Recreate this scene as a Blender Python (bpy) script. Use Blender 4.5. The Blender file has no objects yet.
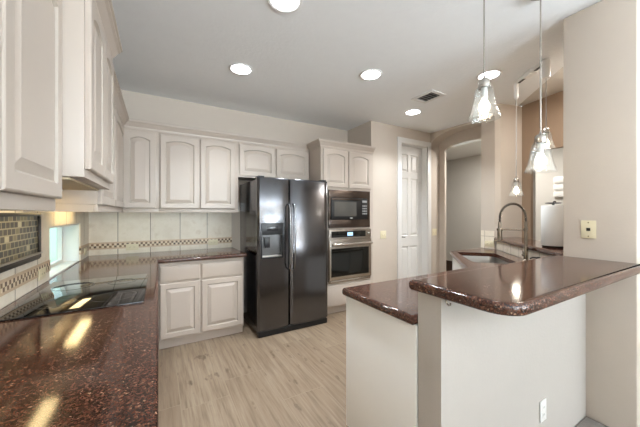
import bpy, bmesh, math, random
from mathutils import Vector, Matrix
random.seed(7)
SC = bpy.context.scene
COL = SC.collection
PI = math.pi

# ---------------------------------------------------------------- camera, sky, lights, exposure
FPX, EYE = 279.0, 1.35
YAW = math.atan(161.5 / FPX)
cam = bpy.data.cameras.new('camera'); cam_o = bpy.data.objects.new('camera', cam); COL.objects.link(cam_o)
cam.sensor_width = 36.0; cam.lens = FPX / 640.0 * 36.0; cam.clip_start = 0.02
cam_o.location = (0, 0, EYE); cam_o.rotation_euler = (PI / 2, 0, -YAW)
SC.camera = cam_o
SC.view_settings.view_transform = 'Standard'; SC.view_settings.look = 'None'
SC.view_settings.gamma = 1.0; SC.view_settings.use_curve_mapping = False
SC.view_settings.exposure = 0.62
SC.cycles.max_bounces = 10; SC.cycles.diffuse_bounces = 5; SC.cycles.glossy_bounces = 5
SC.cycles.transparent_max_bounces = 12; SC.cycles.caustics_reflective = False; SC.cycles.caustics_refractive = False
SC.cycles.sample_clamp_indirect = 4.0

world = bpy.data.worlds.new('world'); SC.world = world; world.use_nodes = True
wn = world.node_tree; wn.nodes.clear()
w_out = wn.nodes.new('ShaderNodeOutputWorld'); w_bg = wn.nodes.new('ShaderNodeBackground')
w_tc = wn.nodes.new('ShaderNodeTexCoord'); w_sep = wn.nodes.new('ShaderNodeSeparateXYZ'); w_cr = wn.nodes.new('ShaderNodeValToRGB')
w_map = wn.nodes.new('ShaderNodeMapRange'); w_map.inputs[1].default_value = -1; w_map.inputs[2].default_value = 1
wn.links.new(w_tc.outputs['Generated'], w_sep.inputs[0]); wn.links.new(w_sep.outputs[2], w_map.inputs[0])
wn.links.new(w_map.outputs[0], w_cr.inputs[0]); wn.links.new(w_cr.outputs[0], w_bg.inputs[0]); wn.links.new(w_bg.outputs[0], w_out.inputs[0])
cr = w_cr.color_ramp
cr.elements[0].position = 0.35; cr.elements[0].color = (0.20, 0.26, 0.13, 1)
cr.elements[1].position = 0.60; cr.elements[1].color = (0.80, 0.92, 1.0, 1)
for p_, c_ in ((0.47, (0.42, 0.62, 0.50, 1)), (0.52, (0.62, 0.82, 0.80, 1))):
    e_ = cr.elements.new(p_); e_.color = c_
w_bg.inputs[1].default_value = 2.2

def area_light(name, loc, rot, sx, sy, power, color=(1, 1, 1), shape='RECTANGLE', spread=PI):
    l = bpy.data.lights.new(name, 'AREA'); l.shape = shape; l.size = sx; l.size_y = sy
    l.energy = power; l.color = color; l.spread = spread
    o = bpy.data.objects.new(name, l); COL.objects.link(o); o.location = loc; o.rotation_euler = rot
    return o
# added area lamps by the unseen living room windows, tipped up to light the ceiling
DAY = (0.80, 0.90, 1.0)
area_light('daylight_fill', (0.85, -4.05, 1.35), (PI / 2 + 1.4, 0, 0), 1.3, 2.0, 335, DAY)
area_light('daylight_fill', (3.20, -4.05, 1.35), (PI / 2 + 1.4, 0, 0), 1.3, 2.0, 255, DAY)
area_light('daylight_fill', (3.88, -2.50, 1.55), (PI / 2 + 1.2, 0, PI / 2), 1.4, 1.4, 60, DAY)
# recessed cans, five of them
CANS = [(0.703, 1.662), (0.677, 2.665), (1.813, 2.128), (2.973, 2.63), (2.829, 1.551)]
for cx_, cy_ in CANS:
    area_light('can_lamp', (cx_, cy_, 2.688), (0, 0, 0), 0.13, 0.13, 7.4, (0.88, 0.95, 1.0), 'DISK', 1.85)

area_light('dining_fill', (3.45, 0.98, 2.68), (0, 0, 0), 0.25, 0.25, 9, (1.0, 0.96, 0.9))  # added lamp, hidden behind the column, to brighten the dining nook
area_light('hall_fill', (4.62, 2.42, 2.46), (0, 0, 0), 0.25, 0.25, 20, (1.0, 0.96, 0.9))  # unseen lamp added to brighten the hall

# ---------------------------------------------------------------- materials
def lin(c):
    return tuple((v / 255 / 12.92) if v / 255 <= 0.04045 else ((v / 255 + 0.055) / 1.055) ** 2.4 for v in c)

class NT:
    def __init__(s, name):
        s.m = bpy.data.materials.new(name); s.m.use_nodes = True; s.t = s.m.node_tree
        s.b = s.t.nodes['Principled BSDF']; s.out = s.t.nodes['Material Output']
    def n(s, kind, **kw):
        x = s.t.nodes.new(kind)
        for k, v in kw.items(): setattr(x, k, v)
        return x
    def l(s, a, b): s.t.links.new(a, b)
    def math(s, op, a, b=None, clamp=False):
        x = s.n('ShaderNodeMath', operation=op, use_clamp=clamp)
        for i, v in enumerate((a, b)):
            if v is None: continue
            if isinstance(v, (int, float)): x.inputs[i].default_value = v
            else: s.l(v, x.inputs[i])
        return x.outputs[0]
    def mix(s, f, a, b):
        x = s.n('ShaderNodeMix', data_type='RGBA')
        if isinstance(f, (int, float)): x.inputs[0].default_value = f
        else: s.l(f, x.inputs[0])
        for i, v in ((6, a), (7, b)):
            if isinstance(v, tuple): x.inputs[i].default_value = (*v[:3], 1)
            else: s.l(v, x.inputs[i])
        return x.outputs[2]
    def ramp(s, f, stops, interp='LINEAR'):
        x = s.n('ShaderNodeValToRGB'); x.color_ramp.interpolation = interp
        e = x.color_ramp.elements
        while len(e) < len(stops): e.new(0.5)
        for i, (p, c) in enumerate(stops): e[i].position = p; e[i].color = (*c[:3], 1)
        s.l(f, x.inputs[0]); return x.outputs[0]
    def obj(s):
        return s.n('ShaderNodeNewGeometry').outputs['Position']
    def xyz(s, v):
        x = s.n('ShaderNodeSeparateXYZ'); s.l(v, x.inputs[0]); return x.outputs
    def noise(s, v, scale, detail=3, rough=0.5):
        x = s.n('ShaderNodeTexNoise'); x.inputs['Scale'].default_value = scale
        x.inputs['Detail'].default_value = detail; x.inputs['Roughness'].default_value = rough
        if v is not None: s.l(v, x.inputs['Vector'])
        return x.outputs
    def bump(s, h, strength, dist):
        x = s.n('ShaderNodeBump'); x.inputs['Strength'].default_value = strength; x.inputs['Distance'].default_value = dist
        s.l(h, x.inputs['Height']); s.l(x.outputs[0], s.b.inputs['Normal'])
    def base(s, c):
        if isinstance(c, tuple): s.b.inputs['Base Color'].default_value = (*c[:3], 1)
        else: s.l(c, s.b.inputs['Base Color'])
    def set(s, **kw):
        for k, v in kw.items(): s.b.inputs[k.replace('_', ' ')].default_value = v
        return s

def simple(name, rgb, rough=0.5, metal=0.0, var=0.06, nscale=12, bump=None, **kw):
    t = NT(name); c = lin(rgb); p = t.obj()
    f = t.noise(p, nscale)[0]
    t.base(t.mix(f, tuple(v * (1 - var) for v in c), tuple(min(1, v * (1 + var)) for v in c)))
    t.set(Roughness=rough, Metallic=metal, **kw)
    if bump: t.bump(t.noise(p, bump[0], 4)[0], bump[1], bump[2])
    return t.m

def emit(name, rgb, strength):
    t = NT(name); t.base(lin(rgb)); t.b.inputs['Emission Color'].default_value = (*lin(rgb), 1)
    t.b.inputs['Emission Strength'].default_value = strength; return t.m

M = {}
M['wall'] = simple('warm_beige_wall_paint', (198, 187, 175), 0.75, bump=(70, 0.25, 0.004), var=0.02)
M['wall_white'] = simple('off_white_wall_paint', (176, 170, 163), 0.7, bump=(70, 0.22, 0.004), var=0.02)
M['wall_brown'] = simple('taupe_brown_wall_paint', (148, 126, 106), 0.75, bump=(70, 0.2, 0.004), var=0.02)
M['wall_grey'] = simple('grey_hall_paint', (202, 199, 193), 0.75, bump=(70, 0.2, 0.004), var=0.02)
M['ceiling'] = simple('knockdown_ceiling_paint', (240, 242, 243), 0.85, bump=(38, 0.35, 0.006), var=0.02)
M['trim'] = simple('white_trim_paint', (226, 225, 223), 0.35, var=0.01)
M['cab'] = simple('cream_cabinet_enamel', (188, 176, 165), 0.33, var=0.025, nscale=5)
M['glaze'] = simple('brown_cabinet_glaze', (178, 168, 157), 0.45, var=0.06, nscale=30)
M['cab_in'] = simple('cabinet_underside_ply', (206, 190, 160), 0.6)
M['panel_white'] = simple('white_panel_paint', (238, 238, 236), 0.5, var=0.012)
M['black'] = simple('black_plastic', (16, 16, 18), 0.35, var=0.1)
M['blackmetal'] = simple('dark_bronze_metal', (52, 46, 42), 0.35, 0.8)
M['chrome'] = simple('brushed_nickel', (178, 172, 164), 0.26, 1.0)
M['faucet'] = simple('faucet_nickel', (150, 140, 128), 0.25, 1.0)
M['steel'] = simple('stainless_steel', (190, 186, 180), 0.28, 1.0, nscale=40)
M['sink'] = simple('satin_sink_steel', (176, 174, 170), 0.3, 1.0, nscale=40)
M['ivory'] = simple('ivory_plastic', (222, 212, 182), 0.4, var=0.02)
M['ivory_dark'] = simple('ivory_slot_shadow_plastic', (120, 104, 70), 0.5)
M['white_pl'] = simple('white_plastic', (236, 235, 232), 0.4, var=0.01)
M['grey_pl'] = simple('grey_plastic', (150, 150, 150), 0.45)
M['paper'] = simple('white_paper', (240, 239, 236), 0.9, bump=(160, 0.3, 0.002), var=0.01)
M['carpet'] = simple('grey_carpet', (122, 116, 110), 0.95, bump=(300, 0.8, 0.006), var=0.2, nscale=200)
M['wood_dark'] = simple('dark_stained_wood', (74, 56, 44), 0.45, var=0.2, nscale=20)
M['cooktop'] = simple('black_ceramic_glass', (10, 10, 11), 0.05, var=0.05)
M['burner'] = simple('burner_ring_print', (44, 44, 46), 0.12)
M['vent_dark'] = simple('vent_duct_dark', (58, 56, 54), 0.7)
M['leaf'] = simple('exterior_stucco', (200, 205, 200), 0.9)

def brushed(name, rgb, rough):
    t = NT(name); p = t.obj(); s = t.n('ShaderNodeMapping'); s.inputs['Scale'].default_value = (3, 3, 420)
    t.l(p, s.inputs[0]); f = t.noise(s.outputs[0], 1.0, 2)[0]; c = lin(rgb)
    t.base(t.mix(f, tuple(v * 0.9 for v in c), tuple(v * 1.1 for v in c)))
    t.set(Metallic=1.0, Roughness=rough); t.bump(f, 0.03, 0.001); return t.m
M['fridge'] = brushed('black_stainless_brushed', (104, 104, 107), 0.17)
M['fridge_handle'] = simple('fridge_handle_steel', (150, 152, 155), 0.25, 1.0)
M['recess'] = simple('dispenser_recess_grey', (104, 104, 104), 0.3, 0.7)
M['oven_steel'] = brushed('warm_stainless_brushed', (190, 184, 177), 0.26)
M['micro_steel'] = brushed('dark_stainless_trim', (112, 102, 97), 0.24)

def granite():
    t = NT('polished_brown_granite'); p = t.obj()
    def vor(scale):
        v = t.n('ShaderNodeTexVoronoi'); v.inputs['Scale'].default_value = scale; t.l(p, v.inputs['Vector']); return t.xyz(v.outputs['Color'])
    a, b = vor(330), vor(190)
    c1 = t.ramp(a[0], [(0.0, lin((34, 22, 18))), (0.25, lin((54, 33, 26))), (0.5, lin((76, 47, 37))), (0.75, lin((94, 59, 46))), (0.92, lin((124, 86, 68)))], 'CONSTANT')
    c2 = t.ramp(b[1], [(0.0, lin((34, 21, 18))), (0.22, lin((60, 37, 29))), (0.55, lin((80, 49, 38))), (0.86, lin((106, 72, 56))), (0.96, lin((146, 116, 94)))], 'CONSTANT')
    f = t.noise(p, 55, 3)[0]
    t.base(t.mix(t.ramp(f, [(0.42, (0, 0, 0)), (0.58, (1, 1, 1))]), c1, c2))
    t.set(Roughness=0.10, IOR=1.5); t.b.inputs['Specular IOR Level'].default_value = 0.45
    return t.m
M['granite'] = granite()

def floor_mat():
    t = NT('wood_look_floor_planks'); p = t.obj(); x, y, z = t.xyz(p)
    W, L = 0.325, 1.22
    u = t.math('DIVIDE', t.math('SUBTRACT', x, 0.135), W); col = t.math('FLOOR', u); fu = t.math('SUBTRACT', u, col)
    wn_ = t.n('ShaderNodeTexWhiteNoise', noise_dimensions='1D'); t.l(col, wn_.inputs['W'])
    v = t.math('ADD', t.math('DIVIDE', y, L), t.math('MULTIPLY', wn_.outputs[0], 7.3)); row = t.math('FLOOR', v); fv = t.math('SUBTRACT', v, row)
    cid = t.n('ShaderNodeCombineXYZ'); t.l(col, cid.inputs[0]); t.l(row, cid.inputs[1])
    w2 = t.n('ShaderNodeTexWhiteNoise', noise_dimensions='2D'); t.l(cid.outputs[0], w2.inputs['Vector'])
    # stretched grain, different on every plank
    off = t.n('ShaderNodeCombineXYZ'); t.l(t.math('MULTIPLY', x, 44), off.inputs[0]); t.l(t.math('MULTIPLY', y, 2.4), off.inputs[1]); t.l(t.math('MULTIPLY', w2.outputs[0], 40), off.inputs[2])
    g = t.noise(off.outputs[0], 1.0, 6, 0.62)[0]
    off2 = t.n('ShaderNodeCombineXYZ'); t.l(t.math('MULTIPLY', x, 15), off2.inputs[0]); t.l(t.math('MULTIPLY', y, 5.5), off2.inputs[1]); t.l(t.math('MULTIPLY', w2.outputs[0], 90), off2.inputs[2])
    k = t.noise(off2.outputs[0], 1.0, 3, 0.5)[0]
    c = t.ramp(g, [(0.28, lin((104, 88, 72))), (0.48, lin((135, 117, 97))), (0.72, lin((154, 138, 118)))])
    c = t.mix(t.math('MULTIPLY', w2.outputs[0], 0.5), c, lin((112, 92, 73)))
    c = t.mix(t.ramp(k, [(0.64, (0, 0, 0)), (0.73, (0.85, 0.85, 0.85))]), c, lin((84, 67, 53)))
    e1 = t.math('LESS_THAN', t.math('MINIMUM', fu, t.math('SUBTRACT', 1.0, fu)), 0.0065)
    e2 = t.math('LESS_THAN', t.math('MINIMUM', fv, t.math('SUBTRACT', 1.0, fv)), 0.0018)
    seam = t.math('MAXIMUM', e1, e2)
    t.base(t.mix(seam, c, lin((143, 127, 107))))
    t.set(Roughness=0.42); t.bump(t.math('SUBTRACT', g, seam), 0.12, 0.002); return t.m
M['floor'] = floor_mat()

def tile_mat(name, axis, origin, pitch, z0=None):
    t = NT(name); p = t.obj(); c3 = t.xyz(p); a = c3[axis]
    u = t.math('DIVIDE', t.math('SUBTRACT', a, origin), pitch); cu = t.math('FLOOR', u); fu = t.math('SUBTRACT', u, cu)
    wn_ = t.n('ShaderNodeTexWhiteNoise', noise_dimensions='1D'); t.l(cu, wn_.inputs['W'])
    n = t.noise(p, 7, 5, 0.65)[0]
    c = t.ramp(n, [(0.3, lin((222, 211, 192))), (0.55, lin((236, 227, 211))), (0.75, lin((212, 198, 176)))])
    c = t.mix(t.math('MULTIPLY', wn_.outputs[0], 0.2), c, lin((206, 193, 172)))
    e = t.math('LESS_THAN', t.math('MINIMUM', fu, t.math('SUBTRACT', 1.0, fu)), 0.013)
    if z0:
        e = t.math('MAXIMUM', e, t.math('LESS_THAN', t.math('ABSOLUTE', t.math('SUBTRACT', c3[2], z0)), 0.002))
    t.base(t.mix(e, c, lin((140, 126, 108)))); t.set(Roughness=0.38)
    t.bump(t.math('SUBTRACT', 1.0, e), 0.3, 0.002); return t.m
M['tile_back'] = tile_mat('beige_stone_tile_back', 0, -0.08, 0.3055)
M['tile_left'] = tile_mat('beige_stone_tile_left', 1, 2.32, 0.3055)
M['tile_diag'] = tile_mat('beige_small_tile', 1, 1.9, 0.15, 1.06)

def listello(name, axis):
    t = NT(name); p = t.obj(); c3 = t.xyz(p)
    d = 0.022
    a = t.math('FLOOR', t.math('DIVIDE', c3[axis], d)); b = t.math('FLOOR', t.math('DIVIDE', t.math('SUBTRACT', c3[2], 0.980), d))
    k = t.math('MODULO', t.math('ABSOLUTE', t.math('ADD', a, b)), 2.0)
    wn_ = t.n('ShaderNodeTexWhiteNoise', noise_dimensions='2D'); cb = t.n('ShaderNodeCombineXYZ'); t.l(a, cb.inputs[0]); t.l(b, cb.inputs[1]); t.l(cb.outputs[0], wn_.inputs['Vector'])
    dark = t.mix(wn_.outputs[0], lin((74, 54, 38)), lin((128, 98, 70)))
    c = t.mix(k, lin((224, 208, 182)), dark)
    inb = t.math('MULTIPLY', t.math('GREATER_THAN', c3[2], 0.980), t.math('LESS_THAN', c3[2], 1.024))
    n = t.noise(p, 25, 3)[0]
    rail = t.mix(n, lin((186, 160, 132)), lin((214, 192, 164)))
    t.base(t.mix(inb, rail, c)); t.set(Roughness=0.4); return t.m
M['list_back'] = listello('diamond_listello_back', 0)
M['list_left'] = listello('diamond_listello_left', 1)

def mosaic():
    t = NT('glass_mosaic'); p = t.obj(); c3 = t.xyz(p)
    v = t.math('DIVIDE', c3[2], 0.0335); rv = t.math('FLOOR', v); fv = t.math('SUBTRACT', v, rv)
    u = t.math('ADD', t.math('DIVIDE', c3[1], 0.044), t.math('MULTIPLY', rv, 0.37)); ru = t.math('FLOOR', u); fu = t.math('SUBTRACT', u, ru)
    cb = t.n('ShaderNodeCombineXYZ'); t.l(ru, cb.inputs[0]); t.l(rv, cb.inputs[1])
    w2 = t.n('ShaderNodeTexWhiteNoise', noise_dimensions='2D'); t.l(cb.outputs[0], w2.inputs['Vector'])
    c = t.ramp(w2.outputs[0], [(0.0, lin((34, 30, 25))), (0.3, lin((62, 54, 42))), (0.5, lin((92, 90, 80))), (0.64, lin((52, 40, 28))), (0.82, lin((122, 110, 76))), (0.93, lin((196, 188, 160)))], 'CONSTANT')
    e = t.math('MAXIMUM', t.math('LESS_THAN', fu, 0.13), t.math('LESS_THAN', fv, 0.19))
    t.base(t.mix(e, c, lin((172, 160, 128)))); t.set(Roughness=0.3)
    t.bump(t.math('SUBTRACT', 1.0, e), 0.4, 0.003); return t.m
M['mosaic'] = mosaic()

def thin_glass(name, tint, ior=1.45, rough=0.02, bumpy=0):
    t = NT(name); nd = t.t.nodes; nd.remove(t.b)
    tr = t.n('ShaderNodeBsdfTransparent'); tr.inputs[0].default_value = (*tint, 1)
    gl = t.n('ShaderNodeBsdfGlossy'); gl.inputs['Roughness'].default_value = rough
    lw = t.n('ShaderNodeLayerWeight'); r0 = ((ior - 1) / (ior + 1)) ** 2; fac = t.math('ADD', t.math('MULTIPLY', t.math('POWER', lw.outputs['Facing'], 5.0), 1 - r0), r0)
    lw.inputs[0].default_value = 0.5
    mx = t.n('ShaderNodeMixShader'); t.l(fac, mx.inputs[0]); t.l(tr.outputs[0], mx.inputs[1]); t.l(gl.outputs[0], mx.inputs[2])
    if bumpy:
        tl = t.n('ShaderNodeBsdfTranslucent'); tl.inputs[0].default_value = (0.95, 0.96, 0.96, 1); m2 = t.n('ShaderNodeMixShader'); m2.inputs[0].default_value = 0.025
        t.l(tr.outputs[0], m2.inputs[1]); t.l(tl.outputs[0], m2.inputs[2]); t.l(m2.outputs[0], mx.inputs[1])
        b = t.n('ShaderNodeBump'); b.inputs['Strength'].default_value = bumpy; b.inputs['Distance'].default_value = 0.01
        t.l(t.noise(t.obj(), 45, 2)[0], b.inputs['Height']); t.l(b.outputs[0], gl.inputs['Normal']); t.l(b.outputs[0], lw.inputs['Normal'])
    t.l(mx.outputs[0], t.out.inputs[0]); return t.m
M['pane'] = thin_glass('window_glass', (0.86, 0.95, 0.93))
M['shade'] = thin_glass('seeded_pendant_glass', (0.96, 0.97, 0.97), 1.5, 0.12, 0.6)
M['ovenglass'] = simple('dark_oven_glass', (20, 21, 19), 0.06, var=0.1)
M['microglass'] = simple('grey_microwave_window', (84, 82, 78), 0.12, var=0.05)
M['can_on'] = emit('downlight_lens_glow', (248, 251, 255), 9.0)
M['bulb_on'] = emit('pendant_bulb_glow', (255, 242, 220), 4.5)
M['strip_on'] = emit('undercabinet_lamp_glow', (255, 226, 165), 7.0)
M['display_on'] = emit('oven_display_glow', (150, 190, 235), 0.9)

# ---------------------------------------------------------------- mesh builder
class MB:
    def __init__(s): s.v = []; s.f = []; s.m = []
    def add(s, verts, faces, mat=0):
        o = len(s.v); s.v += [tuple(v) for v in verts]; s.f += [tuple(i + o for i in f) for f in faces]; s.m += [mat] * len(faces); return s
    def box(s, x0, x1, y0, y1, z0, z1, bev=0.0, mat=0, seg=2):
        bm = bmesh.new(); bmesh.ops.create_cube(bm, size=1)
        for v in bm.verts: v.co = Vector(((x0 + x1) / 2 + v.co.x * (x1 - x0), (y0 + y1) / 2 + v.co.y * (y1 - y0), (z0 + z1) / 2 + v.co.z * (z1 - z0)))
        if bev: bmesh.ops.bevel(bm, geom=bm.edges[:], offset=bev, segments=seg, affect='EDGES', profile=0.6)
        return s._take(bm, mat)
    def _take(s, bm, mat, mtx=None):
        bm.verts.index_update()
        vs = [(mtx @ v.co if mtx else v.co)[:] for v in bm.verts]
        s.add(vs, [[v.index for v in f.verts] for f in bm.faces], mat); bm.free(); return s
    def bridge(s, loops, mats=None, closed=True):
        for k in range(len(loops) - 1):
            a, b = loops[k], loops[k + 1]; n = len(a); mt = mats[k] if mats else 0
            vs = list(a) + list(b); fs = []
            for i in range(n if closed else n - 1):
                j = (i + 1) % n; fs.append((i, j, n + j, n + i))
            s.add(vs, fs, mt)
        return s
    def lathe(s, prof, loc=(0, 0, 0), seg=24, mat=0, axis='z', cap=True):
        loops = []
        for r, h in prof:
            lp = []
            for i in range(seg):
                a = 2 * PI * i / seg; c, d = r * math.cos(a), r * math.sin(a)
                q = (c, d, h) if axis == 'z' else ((c, h, d) if axis == 'y' else (h, c, d))
                lp.append((loc[0] + q[0], loc[1] + q[1], loc[2] + q[2]))
            loops.append(lp)
        s.bridge(loops, [mat] * len(loops))
        if cap:
            for lp in (loops[0], loops[-1]): s.add(lp, [tuple(range(seg))], mat)
        return s
    def tube(s, path, r, seg=10, mat=0, cap=True):
        P_ = [Vector(p) for p in path]; loops = []; up = None
        for i, p in enumerate(P_):
            t = (P_[min(i + 1, len(P_) - 1)] - P_[max(i - 1, 0)]).normalized()
            if up is None:
                up = t.orthogonal().normalized()
            else:
                up = (up - t * up.dot(t)).normalized()
            sd = t.cross(up); rr = r[i] if isinstance(r, (list, tuple)) else r
            loops.append([tuple(p + (up * math.cos(2 * PI * k / seg) + sd * math.sin(2 * PI * k / seg)) * rr) for k in range(seg)])
        s.bridge(loops, [mat] * len(loops))
        if cap:
            for lp in (loops[0], loops[-1]): s.add(lp, [tuple(range(seg))], mat)
        return s
    def prism(s, poly, z0, z1, mat=0):
        n = len(poly)
        lo = [(x, y, z0) for x, y in poly]; hi = [(x, y, z1) for x, y in poly]
        s.bridge([lo, hi], [mat]); s.add(lo, [tuple(range(n))[::-1]], mat); s.add(hi, [tuple(range(n))], mat); return s
    def build(s, name, mats, parent=None, loc=None, rotz=0.0, smooth=True, angle=0.6):
        me = bpy.data.meshes.new(name); me.from_pydata(s.v, [], s.f)
        if not isinstance(mats, (list, tuple)): mats = [mats]
        for m in mats: me.materials.append(m)
        me.polygons.foreach_set('material_index', s.m)
        bm = bmesh.new(); bm.from_mesh(me); bmesh.ops.remove_doubles(bm, verts=bm.verts, dist=1e-5)
        bmesh.ops.recalc_face_normals(bm, faces=bm.faces[:]); bm.to_mesh(me); bm.free()
        if smooth:
            me.polygons.foreach_set('use_smooth', [True] * len(me.polygons)); me.set_sharp_from_angle(angle=angle)
        o = bpy.data.objects.new(name, me); COL.objects.link(o)
        if parent: o.parent = parent
        if loc: o.location = loc
        o.rotation_euler = (0, 0, rotz); return o

def tag(o, label, cat, group=None):
    o['label'] = label; o['category'] = cat
    if group: o['group'] = group
    return o
def thing(name, label, cat, loc=(0, 0, 0), rotz=0.0, group=None):
    o = bpy.data.objects.new(name, None); COL.objects.link(o); o.empty_display_size = 0.1
    o.location = loc; o.rotation_euler = (0, 0, rotz); return tag(o, label, cat, group)
def struct(o, label=None):
    o['kind'] = 'structure'
    if label: o['label'] = label
    return o
def copy_tree(o, parent=None):
    c = o.copy(); COL.objects.link(c)
    if parent: c.parent = parent
    for ch in [x for x in bpy.data.objects if x.parent == o]: copy_tree(ch, c)
    return c

def offset_poly(poly, d):            # inward offset of a CCW polygon
    n = len(poly); out = []
    for i in range(n):
        p0, p1, p2 = Vector(poly[i - 1]), Vector(poly[i]), Vector(poly[(i + 1) % n])
        a = (p1 - p0).normalized(); b = (p2 - p1).normalized()
        na, nb = Vector((-a.y, a.x)), Vector((-b.y, b.x)); m = na + nb
        k = m.dot(na)
        if k < 1e-6: out.append(tuple(p1 + na * d)); continue
        out.append(tuple(p1 + m * (d / k)))
    return out
def round_poly(pts, seg=8):          # pts: (x, y, radius)
    out = []; n = len(pts)
    for i in range(n):
        p0 = Vector(pts[i - 1][:2]); p1 = Vector(pts[i][:2]); p2 = Vector(pts[(i + 1) % n][:2]); r = pts[i][2]
        if r <= 0: out.append(tuple(p1)); continue
        a = (p0 - p1).normalized(); b = (p2 - p1).normalized(); th = a.angle(b); t = r / math.tan(th / 2)
        c = p1 + (a + b).normalized() * (r / math.sin(th / 2)); s_ = p1 + a * t; e_ = p1 + b * t
        a0 = math.atan2(*(s_ - c).yx); a1 = math.atan2(*(e_ - c).yx); d = (a1 - a0 + PI) % (2 * PI) - PI
        for k in range(seg + 1): out.append((c.x + r * math.cos(a0 + d * k / seg), c.y + r * math.sin(a0 + d * k / seg)))
    return out
def slab(poly, z0, z1, hole=None):   # stone slab with a softly rounded edge, optional cut-out
    b = MB(); h = z1 - z0; R = 0.5 * h
    prof = [(R, z0), (0.35 * R, z0), (0.1 * R, z0 + 0.12 * h), (0, z0 + 0.3 * h), (0, z0 + 0.6 * h), (0.12 * R, z0 + 0.8 * h), (0.38 * R, z0 + 0.93 * h), (0.85 * R, z1), (R + 0.006, z1)]
    loops = []
    for d, z in prof: loops.append([(x, y, z) for x, y in (offset_poly(poly, d) if d else poly)])
    b.bridge(loops)
    for lp, top in ((loops[0], False), (loops[-1], True)):
        bm = bmesh.new(); z = lp[0][2]
        v1 = [bm.verts.new(p) for p in lp]; v2 = [bm.verts.new((x, y, z)) for x, y in (hole or [])]
        es = [bm.edges.new((v[i - 1], v[i])) for v in (v1, v2) for i in range(len(v))]
        bmesh.ops.triangle_fill(bm, edges=es, use_beauty=True, use_dissolve=False)
        b._take(bm, 0)
    if hole: b.bridge([[(x, y, z0) for x, y in hole], [(x, y, z1) for x, y in hole]])
    return b
def sweep(path, prof):               # open path in xy, profile (outward, z); outward is to the right of travel
    b = MB(); P_ = [Vector(p) for p in path]; loops = []
    for i, p in enumerate(P_):
        ds = []
        if i > 0: ds.append((p - P_[i - 1]).normalized())
        if i < len(P_) - 1: ds.append((P_[i + 1] - p).normalized())
        ns = [Vector((d.y, -d.x)) for d in ds]; m = sum(ns, Vector((0, 0))); m = m / m.dot(ns[0])
        loops.append([(p.x + m.x * o, p.y + m.y * o, z) for o, z in prof])
    b.bridge(loops)
    for lp in (loops[0], loops[-1]): b.add(lp, [tuple(range(len(lp)))])
    return b

# ---------------------------------------------------------------- setting
H = 2.72
LW, BW = -0.645, 3.77
def boxes(name, mat, lst, label=None):
    b = MB()
    for t in lst: b.box(*t)
    return struct(b.build(name, mat, smooth=False), label)

fl = MB().box(-0.80, 6.0, -4.4, 4.6, -0.10, 0.0).build('floor', M['floor'], smooth=False); struct(fl)
cp = MB().prism([(1.0, 0.715), (0.6, 0.2), (0.6, -4.15), (4.02, -4.15), (4.02, 0.48), (2.45, 0.48), (2.45, 0.715)][::-1], 0.0005, 0.008).build('floor_carpet', M['carpet'], smooth=False); struct(cp)
kc = [(-0.80, -4.4), (4.25, -4.4), (4.25, 0.49), (2.64, 0.49), (4.03, 1.88), (4.03, 2.0), (4.40, 2.0), (4.40, 3.92), (-0.80, 3.92)]
struct(MB().prism(kc, H, H + 0.12).build('ceiling', M['ceiling'], smooth=False))
# vaulted dining ceiling beyond the diagonal half wall
def vz(x, y): return H + 0.13 * max(0.0, (x - y - 2.15) / 1.414)
vp = [(2.64, 0.49), (4.03, 0.49), (4.03, 1.88)]
b = MB(); lo = [(x, y, vz(x, y)) for x, y in vp]; hi = [(x, y, vz(x, y) + 0.05) for x, y in vp]
b.bridge([lo, hi]); b.add(lo, [(0, 1, 2)]); b.add(hi, [(0, 1, 2)])
struct(b.build('ceiling_dining', M['wall_grey'], smooth=False))
# left wall with a low window opening
WY0, WY1, WZ0, WZ1 = 2.535, 3.39, 0.90, 1.26
boxes('wall_left', M['wall'], [(-0.80, LW, -4.2, WY0, 0, H), (-0.80, LW, WY1, 3.92, 0, H), (-0.80, LW, WY0, WY1, 0, WZ0), (-0.80, LW, WY0, WY1, WZ1, H)])
boxes('wall_back', M['wall'], [(LW, 2.85, BW, 3.92, 0, H)])
boxes('wall_alcove', M['wall'], [(2.71, 2.85, 3.33, BW, 0, H)])
DX0, DX1, DZ = 3.32, 3.935, 2.47
boxes('wall_pantry', M['wall'], [(2.71, DX0, 3.18, 3.33, 0, H), (DX1, 4.25, 3.18, 3.33, 0, H), (DX0, DX1, 3.18, 3.33, DZ, H)])
def arch_wall(name, mat, X0, X1, Y0, Y1, a0, a1, spring, peak, top=H, n=20):
    poly = [(Y0, 0), (a0, 0)] if a0 > Y0 + 1e-4 else []
    poly += [(a0 + (a1 - a0) * (0.5 - 0.5 * math.cos(PI * k / n)), spring + (peak - spring) * math.sin(PI * k / n)) for k in range(n + 1)]
    poly += [(a1, 0), (Y1, 0)] if a1 < Y1 - 1e-4 else []
    poly += [(Y1, top), (Y0, top)]
    b = MB(); A = [(X0, y, z) for y, z in poly]; B = [(X1, y, z) for y, z in poly]; k = len(poly)
    b.bridge([A, B]); b.add(A, [tuple(range(k))]); b.add(B, [tuple(range(k))])
    return struct(b.build(name, mat, smooth=False))
arch_wall('wall_arch', M['wall'], 4.03, 4.25, 2.10, 3.18, 2.102, 3.178, 2.53, 2.69)
arch_wall('wall_arch_inner', M['wall'], 4.25, 4.29, 1.98, 3.33, 2.33, 3.07, 2.42, 2.51)
struct(MB().prism([(3.65, 2.10), (3.65, 1.93), (3.69, 1.88), (4.03, 1.80), (4.25, 1.80), (4.25, 2.10)], 0, H).build('wall_pier', M['wall'], smooth=False))
boxes('wall_dining', M['wall_brown'], [(4.03, 4.09, 1.70, 1.797, 0, 3.1), (4.03, 4.09, 0.75, 1.70, 2.12, 3.1), (4.03, 4.09, 0.49, 0.75, 0, 2.95)])
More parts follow.
